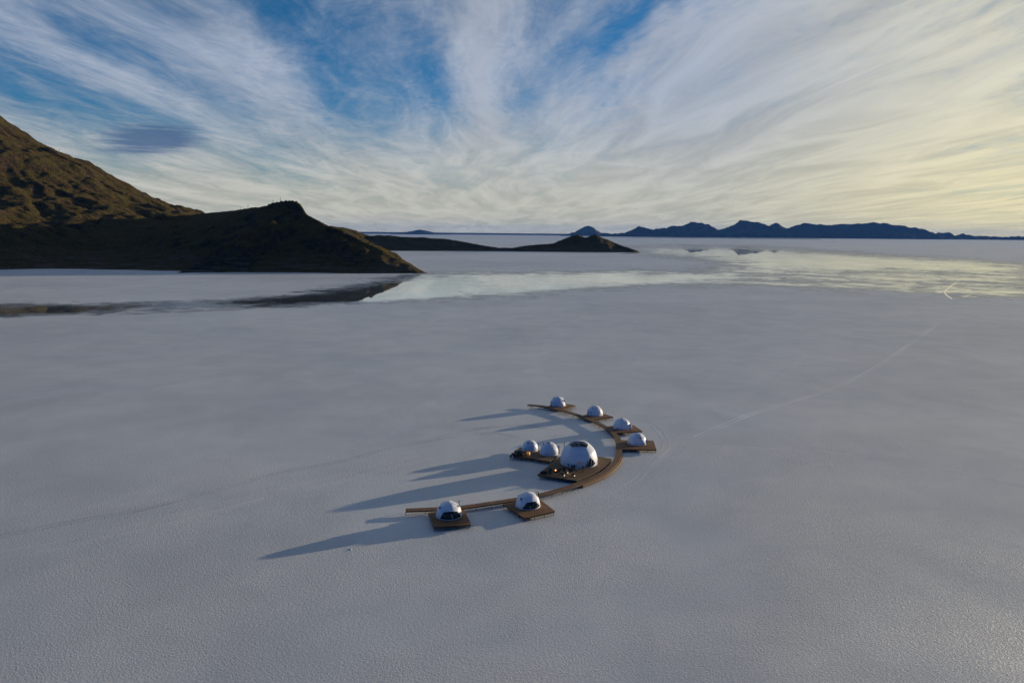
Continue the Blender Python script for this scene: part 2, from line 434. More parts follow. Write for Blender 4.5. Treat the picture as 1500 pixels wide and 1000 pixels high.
knob2 = [R3(484, 330, 1424, 45), R3(500, 336, 1410, 45), R3(512, 343, 1400, 40), R3(530, 350, 1386, 36)]
spur = [R3(398, 322, 1400, 105), R3(358, 342, 1350, 80), R3(318, 363, 1305, 52), R3(290, 381, 1278, 30), R3(262, 400, 1252, 12)]
cone = [(-2000, 2300, 420, 800), (-2300, 2900, 460, 900)]
shelf = [(-1000, 1700, 100, 380), (-700, 1650, 90, 320), (-560, 1600, 95, 280)]
hill, HF = terrain("hill", [main, knob, knob2, spur, cone, shelf], 4.0, 27, 120, m_hill("hillside"), 1.25, peak=PEAK)
far = [R3(430, 326, 2900, 330), R3(480, 331, 2950, 260), R3(500, 333, 2980, 240), R3(520, 337, 3000, 200), R3(542, 345, 3000, 170), R3(560, 344, 3010, 160), R3(600, 347, 3020, 140), R3(620, 347, 3020, 140),
       R3(650, 350, 3020, 120), R3(680, 354, 3010, 100), R3(700, 358, 3000, 80), R3(730, 362.5, 2980, 45), R3(750, 363, 2980, 40), R3(775, 359, 3000, 70),
       R3(800, 357, 3020, 95), R3(825, 352, 3040, 120), R3(838, 346, 3060, 150), R3(847, 343.5, 3070, 160), R3(858, 348, 3060, 150), R3(872, 343, 3070, 160), R3(885, 349, 3060, 130),
       R3(902, 356, 3030, 80), R3(926, 365.5, 2960, 20)]
terrain("hill", [far], 6.0, 16, 110, bpy.data.materials["hillside"], crest=.5)
MTN = simple("far_mountain_rock", (.010, .011, .014), .95, .3, .002, spec=.1)
MT = [(912, 343.5), (926, 337), (936, 331), (948, 334), (955, 337), (980, 332), (1000, 330), (1012, 325), (1018, 324), (1030, 327), (1040, 329), (1052, 336), (1062, 334), (1075, 328), (1085, 322.5),
      (1095, 322.5), (1108, 325), (1120, 329), (1128, 331.5), (1137, 326.5), (1145, 330), (1155, 335), (1165, 330), (1178, 326.5), (1190, 328), (1210, 329), (1240, 327.5), (1260, 327), (1278, 325),
      (1295, 327), (1320, 331), (1340, 333), (1350, 335), (1360, 340), (1380, 341.5), (1387, 340), (1398, 345.5), (1405, 344.5), (1411, 342.5), (1422, 346), (1440, 346.5), (1460, 346), (1500, 347), (1540, 347), (1600, 346)]
terrain("mountain", [[R3(a, b, 25000, 560) for i, (a, b) in enumerate(MT)], [R3(a, b+10, 24900, 1500) for a, b in MT[2:-6]]], 34.0, 280, 700, MTN, 1.0, 20, .03, rcrest=1.0)
terrain("mountain", [[R3(a, b, 28000, w) for a, b, w in ((846, 337, 400), (856, 331.5, 640), (861, 330.3, 680), (866, 333.5, 560), (876, 338, 400))], [R3(838, 340.3, 27900, 500), R3(892, 341.3, 27900, 500)]], 40.0, 60, 900, MTN, 1.1, 20, .03)
terrain("mountain", [[R3(a, b, 30000, 800) for a, b in ((600, 340), (608, 338.5), (614, 336), (620, 338.5), (630, 340))]], 90.0, 20, 900, MTN, .9, 20)
terrain("mountain", [[R3(a, b, 36000, 1500) for a, b in ((380, 338.3), (520, 339.3), (640, 340.6), (760, 341.8), (880, 342.8), (980, 343.3))]], 160.0, 20, 2500, MTN, .9, 20)

# ------------------------------------------------------------------ ground, water, tracks
def sheet(name, S, m):
    vals = sorted(set([-S, -S/3, -S/10, -4000, -1500, 0, 600, 1500, 4000, S/10, S/3, S]))
    n = len(vals); vs = [(x, y, 0) for y in vals for x in vals]
    fs = [(j*n+i, j*n+i+1, (j+1)*n+i+1, (j+1)*n+i) for j in range(n-1) for i in range(n-1)]
    me = bpy.data.meshes.new(name); me.from_pydata(vs, [], fs); return link(name, me, m, kind='structure')
SALT = m_salt()
sheet("salt_flat_ground", 60000, SALT)

def inpoly(px, py, poly):
    poly = np.array(poly); c = np.zeros(px.shape, bool); dmin = np.full(px.shape, 1e9); j = len(poly)-1
    for i in range(len(poly)):
        xi, yi = poly[i]; xj, yj = poly[j]
        cond = ((yi > py) != (yj > py)) & (px < (xj-xi)*(py-yi)/(yj-yi+1e-12)+xi)
        c ^= cond; j = i
    for i in range(len(poly)):
        (ax, ay), (bx, by) = poly[i], poly[(i+1) % len(poly)]
        ax, bx, qx = ax/9, bx/9, px/9               # shore softness: long across, short along
        dx, dy = bx-ax, by-ay; t = np.clip(((qx-ax)*dx+(py-ay)*dy)/(dx*dx+dy*dy+1e-9), 0, 1)
        dmin = np.minimum(dmin, np.hypot(qx-ax-t*dx, py-ay-t*dy))
    return np.where(c, dmin, -dmin)
def water(name, poly, soft, hgt, lo=-.0, hi=1.0):
    pxs = np.arange(min(p[0] for p in poly)-12, max(p[0] for p in poly)+13, 5.0)
    pys = np.arange(min(p[1] for p in poly)-3, max(p[1] for p in poly)+3.1, .8)
    PX, PY = np.meshgrid(pxs, pys)
    sd = inpoly(PX, PY, poly)
    wet = np.clip(.5+sd/soft*.5, lo, hi)
    if soft > 2:
        m_ = np.clip((PX-930)/160, 0, 1)*np.clip((PY-386)/12, 0, 1)
        wet = wet-m_*.36*wet
        wet = np.where(PX < 640, wet*(1+.30*np.clip((640-PX)/60, 0, 1)-.40*np.clip((480-PX)/220, 0, 1)), wet)
    vs = [tuple(ground_at(a, b, hgt)) for a, b in zip(PX.ravel(), PY.ravel())]
    ny, nx = PX.shape; idx = np.arange(nx*ny).reshape(ny, nx)
    q = np.stack([idx[:-1, :-1], idx[1:, :-1], idx[1:, 1:], idx[:-1, 1:]], -1).reshape(-1, 4)
    q = q[(sd.ravel()[q] > -2.5*soft/2).any(1)]
    used = np.unique(q); rm = -np.ones(nx*ny, int); rm[used] = np.arange(len(used))
    me = bpy.data.meshes.new(name); me.from_pydata([vs[i] for i in used], [], rm[q].tolist())
    at = me.attributes.new('wet', 'FLOAT', 'POINT'); at.data.foreach_set('value', wet.ravel()[used].astype(np.float32))
    return link(name, me, BRINE, kind='structure')
BRINE = m_water()
water("water", [(-60, 446), (120, 444), (330, 440), (470, 428), (560, 413), (612, 404), (660, 400), (760, 399), (860, 396), (950, 397), (1040, 393), (1060, 384), (990, 377), (936, 371), (924, 362), (1000, 360),
                (1100, 361), (1200, 367), (1300, 374), (1420, 381), (1560, 392), (1560, 444), (1400, 437), (1250, 429), (1150, 424), (1050, 420), (950, 420), (880, 423), (800, 429), (700, 438), (600, 441), (540, 443),
                (440, 446), (330, 451), (200, 456), (60, 464), (-60, 470)], 8.0, 0.05)
water("water", [(900, 347.3), (1000, 347.6), (1200, 350), (1200, 350.9), (1000, 348.8), (900, 348.3)], 1.0, 0.25, hi=.9)

def m_wet():
    m, T, b, o = mat("wet_track"); b.inputs['Base Color'].default_value = (.97, .95, .90, 1); b.inputs['Roughness'].default_value = .10; b.inputs['Metallic'].default_value = 1.0
    return m
def strip(name, pts, offs, wid, m, z, label=None):
    # smooth the traced points, lay two wheel lines on the ground
    P = [Vector(ground_at(a, b, z)) for a, b in pts]
    Q = []
    for i in range(len(P)-1):
        p0, p1, p2, p3 = P[max(i-1, 0)], P[i], P[i+1], P[min(i+2, len(P)-1)]
        for k in range(12):
            t = k/12; Q.append(.5*((2*p1)+(p2-p0)*t+(2*p0-5*p1+4*p2-p3)*t*t+(3*p1-p0-3*p2+p3)*t**3))
    Q.append(P[-1])
    vs, fs, sd = [], [], []
    for of in offs:
        b0 = len(vs)
        for i, q in enumerate(Q):
            t = (Q[min(i+1, len(Q)-1)]-Q[max(i-1, 0)]).normalized(); n = Vector((-t.y, t.x, 0))
            wj = wid*(.55+.45*max(0, math.sin(i*.37+of*3)+math.sin(i*.113+1.3*of)+.6))*(.75 if i % 3 else 1)
            for e, s in ((-1, 0.0), (0, .5), (1, 1.0)):
                vs.append(tuple(q+n*(of+e*wj/2+.06*math.sin(i*1.7)))); sd.append(s)
        for i in range(len(Q)-1):
            for e in (0, 1):
                a = b0+i*3+e; fs.append((a, a+1, a+4, a+3))
    me = bpy.data.meshes.new(name); me.from_pydata(vs, [], fs)
    at = me.attributes.new('side', 'FLOAT', 'POINT'); at.data.foreach_set('value', sd)
    return link(name, me, m, kind='structure')
TL = m_track("pale_track", (1.42, 1.40, 1.34), .7); TD = m_track("dark_track", (.66, .66, .67), 1.0); TW = m_track("pale_wide_track", (1.12, 1.11, 1.09), .85)
strip("path", [(1020, 640), (1090, 610), (1150, 590), (1210, 572), (1262, 550), (1310, 520), (1345, 495), (1372, 475)], (-.95, .95), .55, TL, .012)
strip("path", [(1395, 438), (1384, 428), (1396, 417), (1412, 406)], (0,), 1.5, m_wet(), .07)
strip("path", [(1410, 436), (1432, 427), (1470, 414)], (0,), .7, bpy.data.materials['wet_track'], .07)
strip("path", [(1000, 652), (1105, 656), (1200, 660), (1290, 672), (1400, 690), (1520, 716)], (-.9, .9), .45, TL, .016)
strip("path", [(-20, 789), (100, 765), (200, 747), (300, 722), (400, 695), (500, 675), (590, 652), (660, 640), (720, 634), (760, 642)], (-.85, .85), .42, TD, .012)
strip("path", [(-20, 815), (120, 790), (240, 764), (380, 728), (520, 694), (620, 668)], (-3, -1.4, 1.5, 3.2), .7, TW, .016)
strip("path", [(640, 640), (700, 628), (760, 622), (800, 628)], (-.85, .85), .4, TD, .02)
strip("path", [(985, 640), (1060, 600), (1130, 560), (1180, 520)], (-.9, .9), .6, TW, .028)
strip("path", [(840, 760), (900, 735), (950, 700), (985, 670), (1005, 650)], (-.9, .9), .35, TW, .032)
strip("path", [(905, 720), (935, 700), (950, 680), (975, 655), (968, 632), (940, 612)], (-1, 1), .9, TW, .020)

# ------------------------------------------------------------------ decks
DZ = 1.1
def sm(pts, n=6):
    Q = []
    for i in range(len(pts)-1):
        p0, p1, p2, p3 = pts[max(i-1, 0)], pts[i], pts[i+1], pts[min(i+2, len(pts)-1)]
        for k in range(n):
            t = k/n; Q.append(.5*((2*p1)+(p2-p0)*t+(2*p0-5*p1+4*p2-p3)*t*t+(3*p1-p0-3*p2+p3)*t**3))
    Q.append(pts[-1]); return Q
def prism(bm, poly, z0, z1):
    lo = [bm.verts.new((p[0], p[1], z0)) for p in poly]; hi = [bm.verts.new((p[0], p[1], z1)) for p in poly]
    bm.faces.new(hi); bm.faces.new(lo[::-1]); n = len(poly)
    for i in range(n): bm.faces.new((lo[i], lo[(i+1) % n], hi[(i+1) % n], hi[i]))
PLK = [m_planks("deck_planks", (.19, .094, .036), (.31, .163, .067), 20), m_planks("deck_planks_grey", (.15, .092, .045), (.23, .145, .07), 62)]
def deck(name, label, cat, px, m, group=None, z=DZ, nposts=3):
    pts = [ground_at(a, b, z) for a, b in px]
    c = sum(pts, Vector())/len(pts); c.z = 0
    t = thing(name, label, cat, c, group)
    loc = [p-c for p in pts]
    bm = bmesh.new(); prism(bm, loc, z-.07, z); part("deck_boards", bm, m, t)
    for i in range(len(loc)):                                  # fascia beams butt under the boards
        a, b = loc[i].copy(), loc[(i+1) % len(loc)].copy(); a.z = b.z = 0
        ctr = sum(loc, Vector())/len(loc); ctr.z = 0
        mid = (a+b)/2; n = Vector((b.y-a.y, a.x-b.x, 0)).normalized()
        if n.dot(mid-ctr) < 0: n = -n
        bm = bmesh.new(); box(bm, mid-n*.10+Vector((0, 0, z-.07-.17)), ((b-a).length-.3, .08, .32), math.atan2((b-a).y, (b-a).x)); part("beam", bm, BEAM, t)
    for i in range(len(loc)):
        a, b = loc[i], loc[(i+1) % len(loc)]
        k = max(1, int((b-a).length/2.6))
        for j in range(k):
            p = a.lerp(b, j/k); q = p*.94; q.z = 0
            bm = bmesh.new(); box(bm, q+Vector((0, 0, (z-.08)/2-.1)), (.14, .14, z-.09+.2-.08), 0, .01); part("post", bm, POST, t)
    return t
G = "square timber decks under the guest domes"
deck("deck", "square timber deck under the nearest left dome, at the boardwalk's left end", "deck", [(626.7, 750), (635, 771.5), (690, 767.5), (680, 745.5)], PLK[0], G)
deck("deck", "diamond-turned timber deck under the near dome right of the frontmost one", "deck", [(735.5, 737.2), (768.3, 758.3), (813.3, 748.3), (791.7, 731.5)], PLK[0], G)
deck("deck", "timber deck under the farthest dome, by the boardwalk's far tip", "deck", [(796, 596.2), (823.8, 600), (843.6, 593.7), (822, 589.5)], PLK[0], G)
deck("deck", "timber deck under the second farthest guest dome of the back curve", "deck", [(846, 609.4), (866.3, 614.9), (898.6, 610.3), (879, 603.6)], PLK[0], G)
deck("deck", "timber deck under the third dome of the back curve, just behind the rightmost one", "deck", [(885.5, 624.5), (899.3, 633.8), (941, 631.2), (925, 620.4)], PLK[0], G)
deck("deck", "timber deck under the rightmost dome, at the curve's outer bend", "deck", [(909.5, 644.5), (911.8, 657.4), (961.6, 658), (957, 645)], PLK[0], G)
deck("main_deck", "large timber terrace with lounge furniture around the big dome", "deck", [(787, 695), (845, 703.6), (861, 697.2), (875, 690.5), (888, 681.5), (896.5, 671.5), (874, 668), (822, 667)], PLK[1])
deck("service_deck", "narrow timber deck under the two plain service domes", "deck", [(745.6, 667.5), (778, 670.8), (805, 675.5), (815, 668.5), (818, 662), (762, 654.6)], PLK[1])

inner = [(594, 743.7), (638, 741.7), (676.7, 739), (713, 734), (746.7, 729), (788, 721.7), (830, 710.5), (847, 703.8), (875, 692), (889, 681.8), (898, 671.5), (901.3, 657), (899, 641), (888, 629), (868, 617.5), (846, 608.6), (820, 600.7), (795, 595.3), (773, 592.9)]
outer = [(595, 749), (640, 747.5), (680, 745), (713, 740.3), (746.7, 735.2), (793, 727.4), (834, 715.8), (856, 708.3), (887, 695), (901.5, 684), (910.3, 671), (912.6, 657), (909.5, 641), (896, 627.5), (873, 615.8), (849, 606.9), (823, 599.3), (796, 594), (774, 591.7)]
I3 = sm([ground_at(a, b, DZ) for a, b in inner]); O3 = sm([ground_at(a, b, DZ) for a, b in outer])
C3 = [(a+b)/2 for a, b in zip(I3, O3)]
WW = 1.0
def offs(C, d, z=None):
    R = []
    for i, q in enumerate(C):
        t = (C[min(i+1, len(C)-1)]-C[max(i-1, 0)]); t.z = 0; t.normalize(); p = q+Vector((-t.y, t.x, 0))*d
        if z is not None: p.z = z
        R.append(p)
    return R
def ribbon(bm, A, B, z0, z1):
    va = [[bm.verts.new((p.x, p.y, z)) for p in A] for z in (z0, z1)]; vb = [[bm.verts.new((p.x, p.y, z)) for p in B] for z in (z0, z1)]
    n = len(A)
    for i in range(n-1):
        bm.faces.new((va[1][i], va[1][i+1], vb[1][i+1], vb[1][i])); bm.faces.new((va[0][i], vb[0][i], vb[0][i+1], va[0][i+1]))
        bm.faces.new((va[0][i], va[0][i+1], va[1][i+1], va[1][i])); bm.faces.new((vb[0][i], vb[1][i], vb[1][i+1], vb[0][i+1]))
    for i in (0, n-1): bm.faces.new((va[0][i], va[1][i], vb[1][i], vb[0][i]))
def m_cross():
    m, T, b, o = mat("boardwalk_planks")
    uv = T.n('ShaderNodeAttribute', attribute_name='along'); s = uv.outputs['Fac']
    wn = T.n('ShaderNodeTexWhiteNoise', noise_dimensions='1D'); T.put(wn.inputs['W'], T.math('FLOOR', T.math('DIVIDE', s, .30)))
    fr = T.math('FRACT', T.math('DIVIDE', s, .30)); gap = T.math('MULTIPLY', T.smooth(fr, 0, .10), T.smooth(fr, 1, .90))
    tc = T.n('ShaderNodeTexCoord'); wear = T.smooth(T.noise(tc.outputs['Object'], .25, 4, .6), .35, .65)
    c = T.mix(wn.outputs[0], (.19, .100, .042), (.32, .172, .075)); c = T.mix(T.math('MULTIPLY', wear, .4), c, (.15, .115, .08)); c = T.mix(gap, (.025, .016, .01), c)
    T.put(b.inputs['Base Color'], c); b.inputs['Roughness'].default_value = .75; b.inputs['Specular IOR Level'].default_value = .25
    return m
walk = thing("boardwalk", "long curved timber boardwalk linking every dome deck", "boardwalk", C3[len(C3)//2]*1.0)
walk.location.z = 0; W0 = walk.location.copy()
CC = [p-W0 for p in C3]
bm = bmesh.new(); zt = DZ+.012
ribbon(bm, offs(CC, WW), offs(CC, -WW), zt-.07, zt)
me = me_from_bm(bm, "deck_boards")
S = [0.0]
for a, b in zip(CC[:-1], CC[1:]): S.append(S[-1]+(b-a).length)
at = me.attributes.new('along', 'FLOAT', 'POINT')
tab = np.array([(p.x, p.y) for p in CC])
vals = []
for v in me.vertices:
    dd = np.hypot(tab[:, 0]-v.co.x, tab[:, 1]-v.co.y); vals.append(S[int(dd.argmin())])
at.data.foreach_set('value', vals)
link("deck_boards", me, m_cross(), walk)
for sgn in (1, -1):
    bm = bmesh.new(); ribbon(bm, offs(CC, sgn*(WW-.05)), offs(CC, sgn*(WW-.13)), zt-.07-.30, zt-.072); part("beam", bm, BEAM, walk)
i0 = min(range(len(C3)), key=lambda i: (C3[i]-ground_at(850, 708, DZ)).length); i1 = min(range(len(C3)), key=lambda i: (C3[i]-ground_at(910, 668, DZ)).length)
seg = CC[i0:i1+1]
bm = bmesh.new(); ribbon(bm, offs(seg, -WW-.02), offs(seg, -WW-.50), DZ-.44, DZ-.36); part("step", bm, BOXW, walk, label="lower timber step along the boardwalk's outer bend")
bm = bmesh.new(); ribbon(bm, offs(seg, -WW-.08), offs(seg, -WW-.44), .02, DZ-.445); part("step_frame", bm, BEAM, walk)
nx_ = 0.0; np_ = 0
for i, s in enumerate(S):
    if s >= nx_ and np_ < 98:
        nx_ = s+3.6; A = offs(CC, WW-.09)[i]; B = offs(CC, -WW+.09)[i]
        for q in (A, B):
            bm = bmesh.new(); box(bm, Vector((q.x, q.y, (DZ-.35)/2-.1)), (.13, .13, DZ-.35+.2), 0); part("post", bm, POST, walk); np_ += 1

# ------------------------------------------------------------------ domes
def sphere_dir(c, R, px, py):
    d = Vector(ray(px, py)); o = Vector((0, 0, HC))-c
    b = o.dot(d); q = b*b-(o.dot(o)-R*R)
    t = -b-math.sqrt(q) if q > 0 else -b
    return (o+d*t).normalized()
def patch(bm, dirs, R, n=7):
    cen = sum(dirs, Vector()).normalized(); cache = {}
    def vert(v):
        k = tuple(round(x, 4) for x in v)
        if k not in cache: cache[k] = bm.verts.new(v*R)
        return cache[k]
    m = len(dirs)
    for i in range(m):
        a, b = dirs[i], dirs[(i+1) % m]
        row = lambda r: [((cen*(1-r/n))+(a.lerp(b, k/r) if r else cen)*(r/n)).normalized() for k in range(r+1)]
        for r in range(n):
            A, B = row(r), row(r+1)
            for k in range(r+1):
                try: bm.faces.new((vert(A[k]), vert(B[k]), vert(B[k+1])))
                except ValueError: pass
                if k < r:
                    try: bm.faces.new((vert(A[k]), vert(B[k+1]), vert(A[k+1])))
                    except ValueError: pass
def rim(dirs, R, n=6):
    out = []
    for i in range(len(dirs)):
        a, b = dirs[i], dirs[(i+1) % len(dirs)]
        out += [(a.lerp(b, k/n)).normalized()*R for k in range(n)]
    return out
def clampdir(v, k, R):
    lo = (-k+.16)/R
    if v.z < lo:
        h = math.sqrt(max(1e-6, 1-lo*lo))/max(1e-6, math.hypot(v.x, v.y)); return Vector((v.x*h, v.y*h, lo))
    return v
def dome(name, label, cat, x0, x1, yt, k, group=None, windows=(), ports=(), pipe=None, door=None, mull=(), sub=2, rot=0.0, vents=()):
    cx = (x0+x1)/2; rp = (x1-x0)/2; cy = yt+rp
    c = ground_at(cx, cy, DZ+k); Zd = np.dot(np.array(c)-np.array([0, 0, HC]), FW); R = rp/F*Zd*1.0
    t = thing(name, label, cat, Vector((c.x, c.y, DZ)), group)
    off = Vector((0, 0, k))
    bm = bmesh.new(); bmesh.ops.create_icosphere(bm, subdivisions=sub, radius=R*1.01, matrix=Matrix.Rotation(rot, 4, 'Z'))
    bmesh.ops.subdivide_edges(bm, edges=bm.edges[:], cuts=3, use_grid_fill=True)
    for v in bm.verts: v.co = v.co.lerp(v.co.normalized()*R*1.01, .5)+off
    bmesh.ops.bisect_plane(bm, geom=bm.verts[:]+bm.edges[:]+bm.faces[:], plane_co=(0, 0, .10), plane_no=(0, 0, 1), clear_inner=True)
    part("shell", bm, MEM, t)
    rb = math.sqrt(R*R-(k-.1)**2)*1.012
    bm = bmesh.new()
    prof = [(rb+.07, .004), (rb+.07, .16), (rb-.03, .22), (rb-.12, .004)]
    ns = 48; rings = [[bm.verts.new((r*math.cos(2*math.pi*i/ns), r*math.sin(2*math.pi*i/ns), z)) for r, z in prof] for i in range(ns)]
    for i in range(ns):
        A, B = rings[i], rings[(i+1) % ns]
        for j in range(4): bm.faces.new((A[j], B[j], B[(j+1) % 4], A[(j+1) % 4]))
    part("base_ring", bm, RING, t, True)
    for w in windows:
        dirs = [clampdir(sphere_dir(c, R, a, b), k, R) for a, b in w]
        bm = bmesh.new(); patch(bm, dirs, R*1.016); bmesh.ops.translate(bm, verts=bm.verts, vec=off)
        wo = part("window", bm, GLASS, t, True)
        bm = bmesh.new(); path_tube(bm, [p+off for p in rim(dirs, R*1.02)], .055, True); part("frame", bm, MEM, wo, True)
    for a, b in mull:
        da, db = clampdir(sphere_dir(c, R, *a), k, R), clampdir(sphere_dir(c, R, *b), k, R)
        bm = bmesh.new(); path_tube(bm, [da.lerp(db, i/6).normalized()*R*1.022+off for i in range(7)], .045); part("mullion", bm, MEM, t, True)
    for a, b, r in ports:
        v = sphere_dir(c, R, a, b); p = v*R+off
        bm = bmesh.new(); tube(bm, p-v*.06, p+v*.09, r, seg=16); po = part("porthole", bm, DARK, t)
        bm = bmesh.new(); q = v.to_track_quat('Z', 'Y'); path_tube(bm, [p+v*.06+q @ Vector(((r+.04)*math.cos(i*math.pi/8), (r+.04)*math.sin(i*math.pi/8), 0)) for i in range(16)], .045, True)
        part("ring", bm, MEM, po, True)
    if pipe:
        v = sphere_dir(c, R, pipe[0], pipe[1]+6); v.y += .25; v.normalize(); p = v*R+off
        top = p.z+pipe[2]
        bm = bmesh.new(); tube(bm, (p.x, p.y, p.z-.25), (p.x, p.y, top), .075); st = part("stove_pipe", bm, STEEL if len(pipe) > 3 else DARK, t, True)
        bm = bmesh.new(); tube(bm, (p.x, p.y, top), (p.x, p.y, top+.10), .17, .13); tube(bm, (p.x, p.y, top+.14), (p.x, p.y, top+.26), .19, .04); part("cap", bm, DARK, st)
    if door is not None:
        az, wd, ht, dep = door; dx = Vector((math.cos(az), math.sin(az), 0)); sx = Vector((-dx.y, dx.x, 0))
        def arch(w_, h_, n=10):
            L = [(-w_/2, .01)]+[(-w_/2*math.cos(math.pi*i/n), h_-w_/2+w_/2*math.sin(math.pi*i/n)) for i in range(n+1)]+[(w_/2, .01)]
            return L
        def hood(bm, o1, r_in, w1, w2, h1, h2):
            A = arch(w1, h1); B = arch(w2, h2)
            vs = []
            for dist, prof_ in ((r_in, A), (o1, A), (o1, B), (r_in, B)):
                vs.append([bm.verts.new(dx*dist+sx*u_+Vector((0, 0, z_))) for u_, z_ in prof_])
            for i in range(4):
                P_, Q_ = vs[i], vs[(i+1) % 4]
                for j in range(len(A)-1): bm.faces.new((P_[j], P_[j+1], Q_[j+1], Q_[j]))
        bm = bmesh.new(); hood(bm, rb+dep, rb-1.2, wd, wd-.24, ht, ht-.12); dh = part("porch_hood", bm, MEM, t)
        bm = bmesh.new(); L = arch(wd-.26, ht-.13); bm.faces.new([bm.verts.new(dx*(rb+dep-.22)+sx*u_+Vector((0, 0, z_))) for u_, z_ in L]); 
        r_ = bmesh.ops.extrude_face_region(bm, geom=bm.faces[:]); bmesh.ops.translate(bm, verts=[v for v in r_['geom'] if isinstance(v, bmesh.types.BMVert)], vec=dx*-.06)
        dr = part("door", bm, MEMC, t)
        bm = bmesh.new(); box(bm, dx*(rb+dep-.19)+sx*.35+Vector((0, 0, 1.05)), (.05, .05, .22), az); part("handle", bm, DARK, dr)
    return t, c, R, k

GD = "white geodesic guest domes on their decks"
dome("guest_dome", "frontmost white guest dome, wide dark window toward the viewer", "dome tent", 639, 676.3, 733.0, .55, GD,
     windows=[[(644.8, 759.2), (650, 749.6), (669.4, 748.6), (675, 756.2), (664.9, 760.2)]], ports=[(644.6, 743.4, .30), (671.4, 740.9, .24)], pipe=(672, 737, 1.2), door=(math.radians(100), 1.3, 2.1, .3),
     mull=[((660.5, 752.5), (663, 759.3))], rot=.2)
dome("guest_dome", "near white dome on the diamond-turned deck, dark window facing right of the viewer", "dome tent", 755.4, 791.2, 719.5, .5, GD,
     windows=[[(765.2, 745.7), (771.3, 735.9), (784, 733.8), (790.2, 740.4), (785, 745.2), (776, 746.6)]], ports=[(763.6, 730.6, .30)], pipe=(786.5, 722, 1.0, 1), door=(math.radians(130), 1.3, 2.1, .3),
     mull=[((776, 741.3), (778.2, 746.4)), ((786, 735.5), (787.3, 743))], rot=.7)
A0 = math.radians
dome("guest_dome", "farthest white dome, at the far tip of the boardwalk", "dome tent", 805.8, 828.5, 580.1, .5, GD, ports=[(816.3, 595, .30)], pipe=(812, 580, .9), door=(A0(-140), 1.3, 2.1, .3),
     windows=[[(829, 597), (826.6, 588), (824.5, 586.5), (828, 583)]], rot=.1)
dome("guest_dome", "second farthest white dome, low vent at its left foot and a stove pipe on top", "dome tent", 859.4, 882.9, 593.4, .45, GD, ports=[(867, 609.3, .28)], pipe=(868.5, 594, .9), door=(A0(-140), 1.3, 2.1, .3), rot=.5)
dome("guest_dome", "third white dome of the back curve, directly behind the rightmost one", "dome tent", 898.3, 923.7, 611.6, .5, GD, ports=[(904.5, 627.6, .28)], pipe=(911, 612, .9), door=(A0(-20), 1.3, 1.9, .45), windows=[[(916, 616), (918.5, 618.6), (919.5, 620.2), (915.5, 617.4)]], rot=.9)
dome("guest_dome", "rightmost white dome with a dark vent high on its right side", "dome tent", 919.5, 946.8, 633.0, .5, GD, ports=[(938, 641.5, .30), (923.3, 649.8, .26), (943.8, 650.3, .34)], door=(A0(-8), 1.3, 1.6, .4), windows=[[(935.5, 635.5), (937.5, 635.4), (938.3, 637), (936.8, 637)]], rot=1.4)
GS = "small service domes beside the big dome"
dome("service_dome", "smallest white dome, leftmost on the service deck behind the plywood box", "dome tent", 764.8, 788.2, 643.8, .7, GS, ports=[(773, 648.3, .26), (780.8, 648.3, .26)], pipe=(775.5, 645, .5), door=(A0(15), 1.5, 2.4, .25), rot=.3)
dome("service_dome", "white service dome squeezed between the smallest dome and the big dome", "dome tent", 790.6, 818.0, 646.8, .8, GS, windows=[[(800.5, 648.6), (803, 647.4), (807, 648.4), (806, 649.9)]], pipe=(797, 647.5, .6), door=(A0(12), 1.9, 2.7, .35), rot=.8)
bd, bc, bR, bk = dome("big_dome", "biggest white dome in the middle of the camp, dark skylight on top", "dome tent", 820.8, 875.0, 644.6, 1.2,
     windows=[[(839.2, 647.3), (856, 647.6), (861.4, 651.2), (859.4, 656.0), (838.4, 655.3), (833.6, 651)],
              [(864, 669.8), (867.4, 672.2), (871.5, 678.6), (866, 683.2), (856.8, 684.0), (860.4, 675.4)]],
     pipe=(828, 653, 1.6), mull=[((847.4, 648), (848.4, 654.9)), ((834.9, 651), (860, 651.4)), ((866, 671.5), (864.8, 683.5)), ((862.2, 673), (860.5, 684)), ((869.4, 675.3), (868.5, 682))], door=(A0(-92), 2.4, 2.7, .5), rot=.25)

# ------------------------------------------------------------------ furniture
def dk(px, py): return ground_at(px, py, DZ)
def chair(label, px, py, rz, cm=WICKER, group="lounge chairs on the big terrace"):
    t = thing("lounge_chair", label, "chair", dk(px, py), group, rz)
    bm = bmesh.new(); box(bm, Vector((0, 0, .36)), (.72, .72, .14), 0, .03); part("seat", bm, WICKER, t)
    bm = bmesh.new(); box(bm, Vector((-.33, 0, .66)), (.12, .78, .50), 0, .04); part("backrest", bm, WICKER, t)
    for s in (1, -1):
        bm = bmesh.new(); box(bm, Vector((.03, s*.40, .42)), (.66, .09, .34), 0, .03); part("armrest", bm, WICKER, t)
    for sx_ in (.28, -.28):
        for sy in (.28, -.28):
            bm = bmesh.new(); tube(bm, (sx_, sy, 0.0), (sx_, sy, .29), .035, seg=6); part("leg", bm, DARK, t)
    bm = bmesh.new(); box(bm, Vector((.03, 0, .475)), (.62, .64, .09), 0, .03)
    box(bm, Vector((-.22, 0, .70)), (.10, .62, .42), 0, .03); part("cushion", bm, cm, t)
def table(label, px, py, r, h, rz=0.0):
    t = thing("side_table", label, "table", dk(px, py), "small tables on the big terrace", rz)
    bm = bmesh.new(); tube(bm, (0, 0, h-.05), (0, 0, h), r, seg=20); part("table_top", bm, BOXW, t)
    for i in range(3):
        a = i*2.09; bm = bmesh.new(); tube(bm, (r*.75*math.cos(a), r*.75*math.sin(a), 0), (r*.35*math.cos(a), r*.35*math.sin(a), h-.05), .025, seg=6); part("leg", bm, DARK, t)
chair("dark wicker chair standing directly left of the fire bowl", 807, 689, -.3)
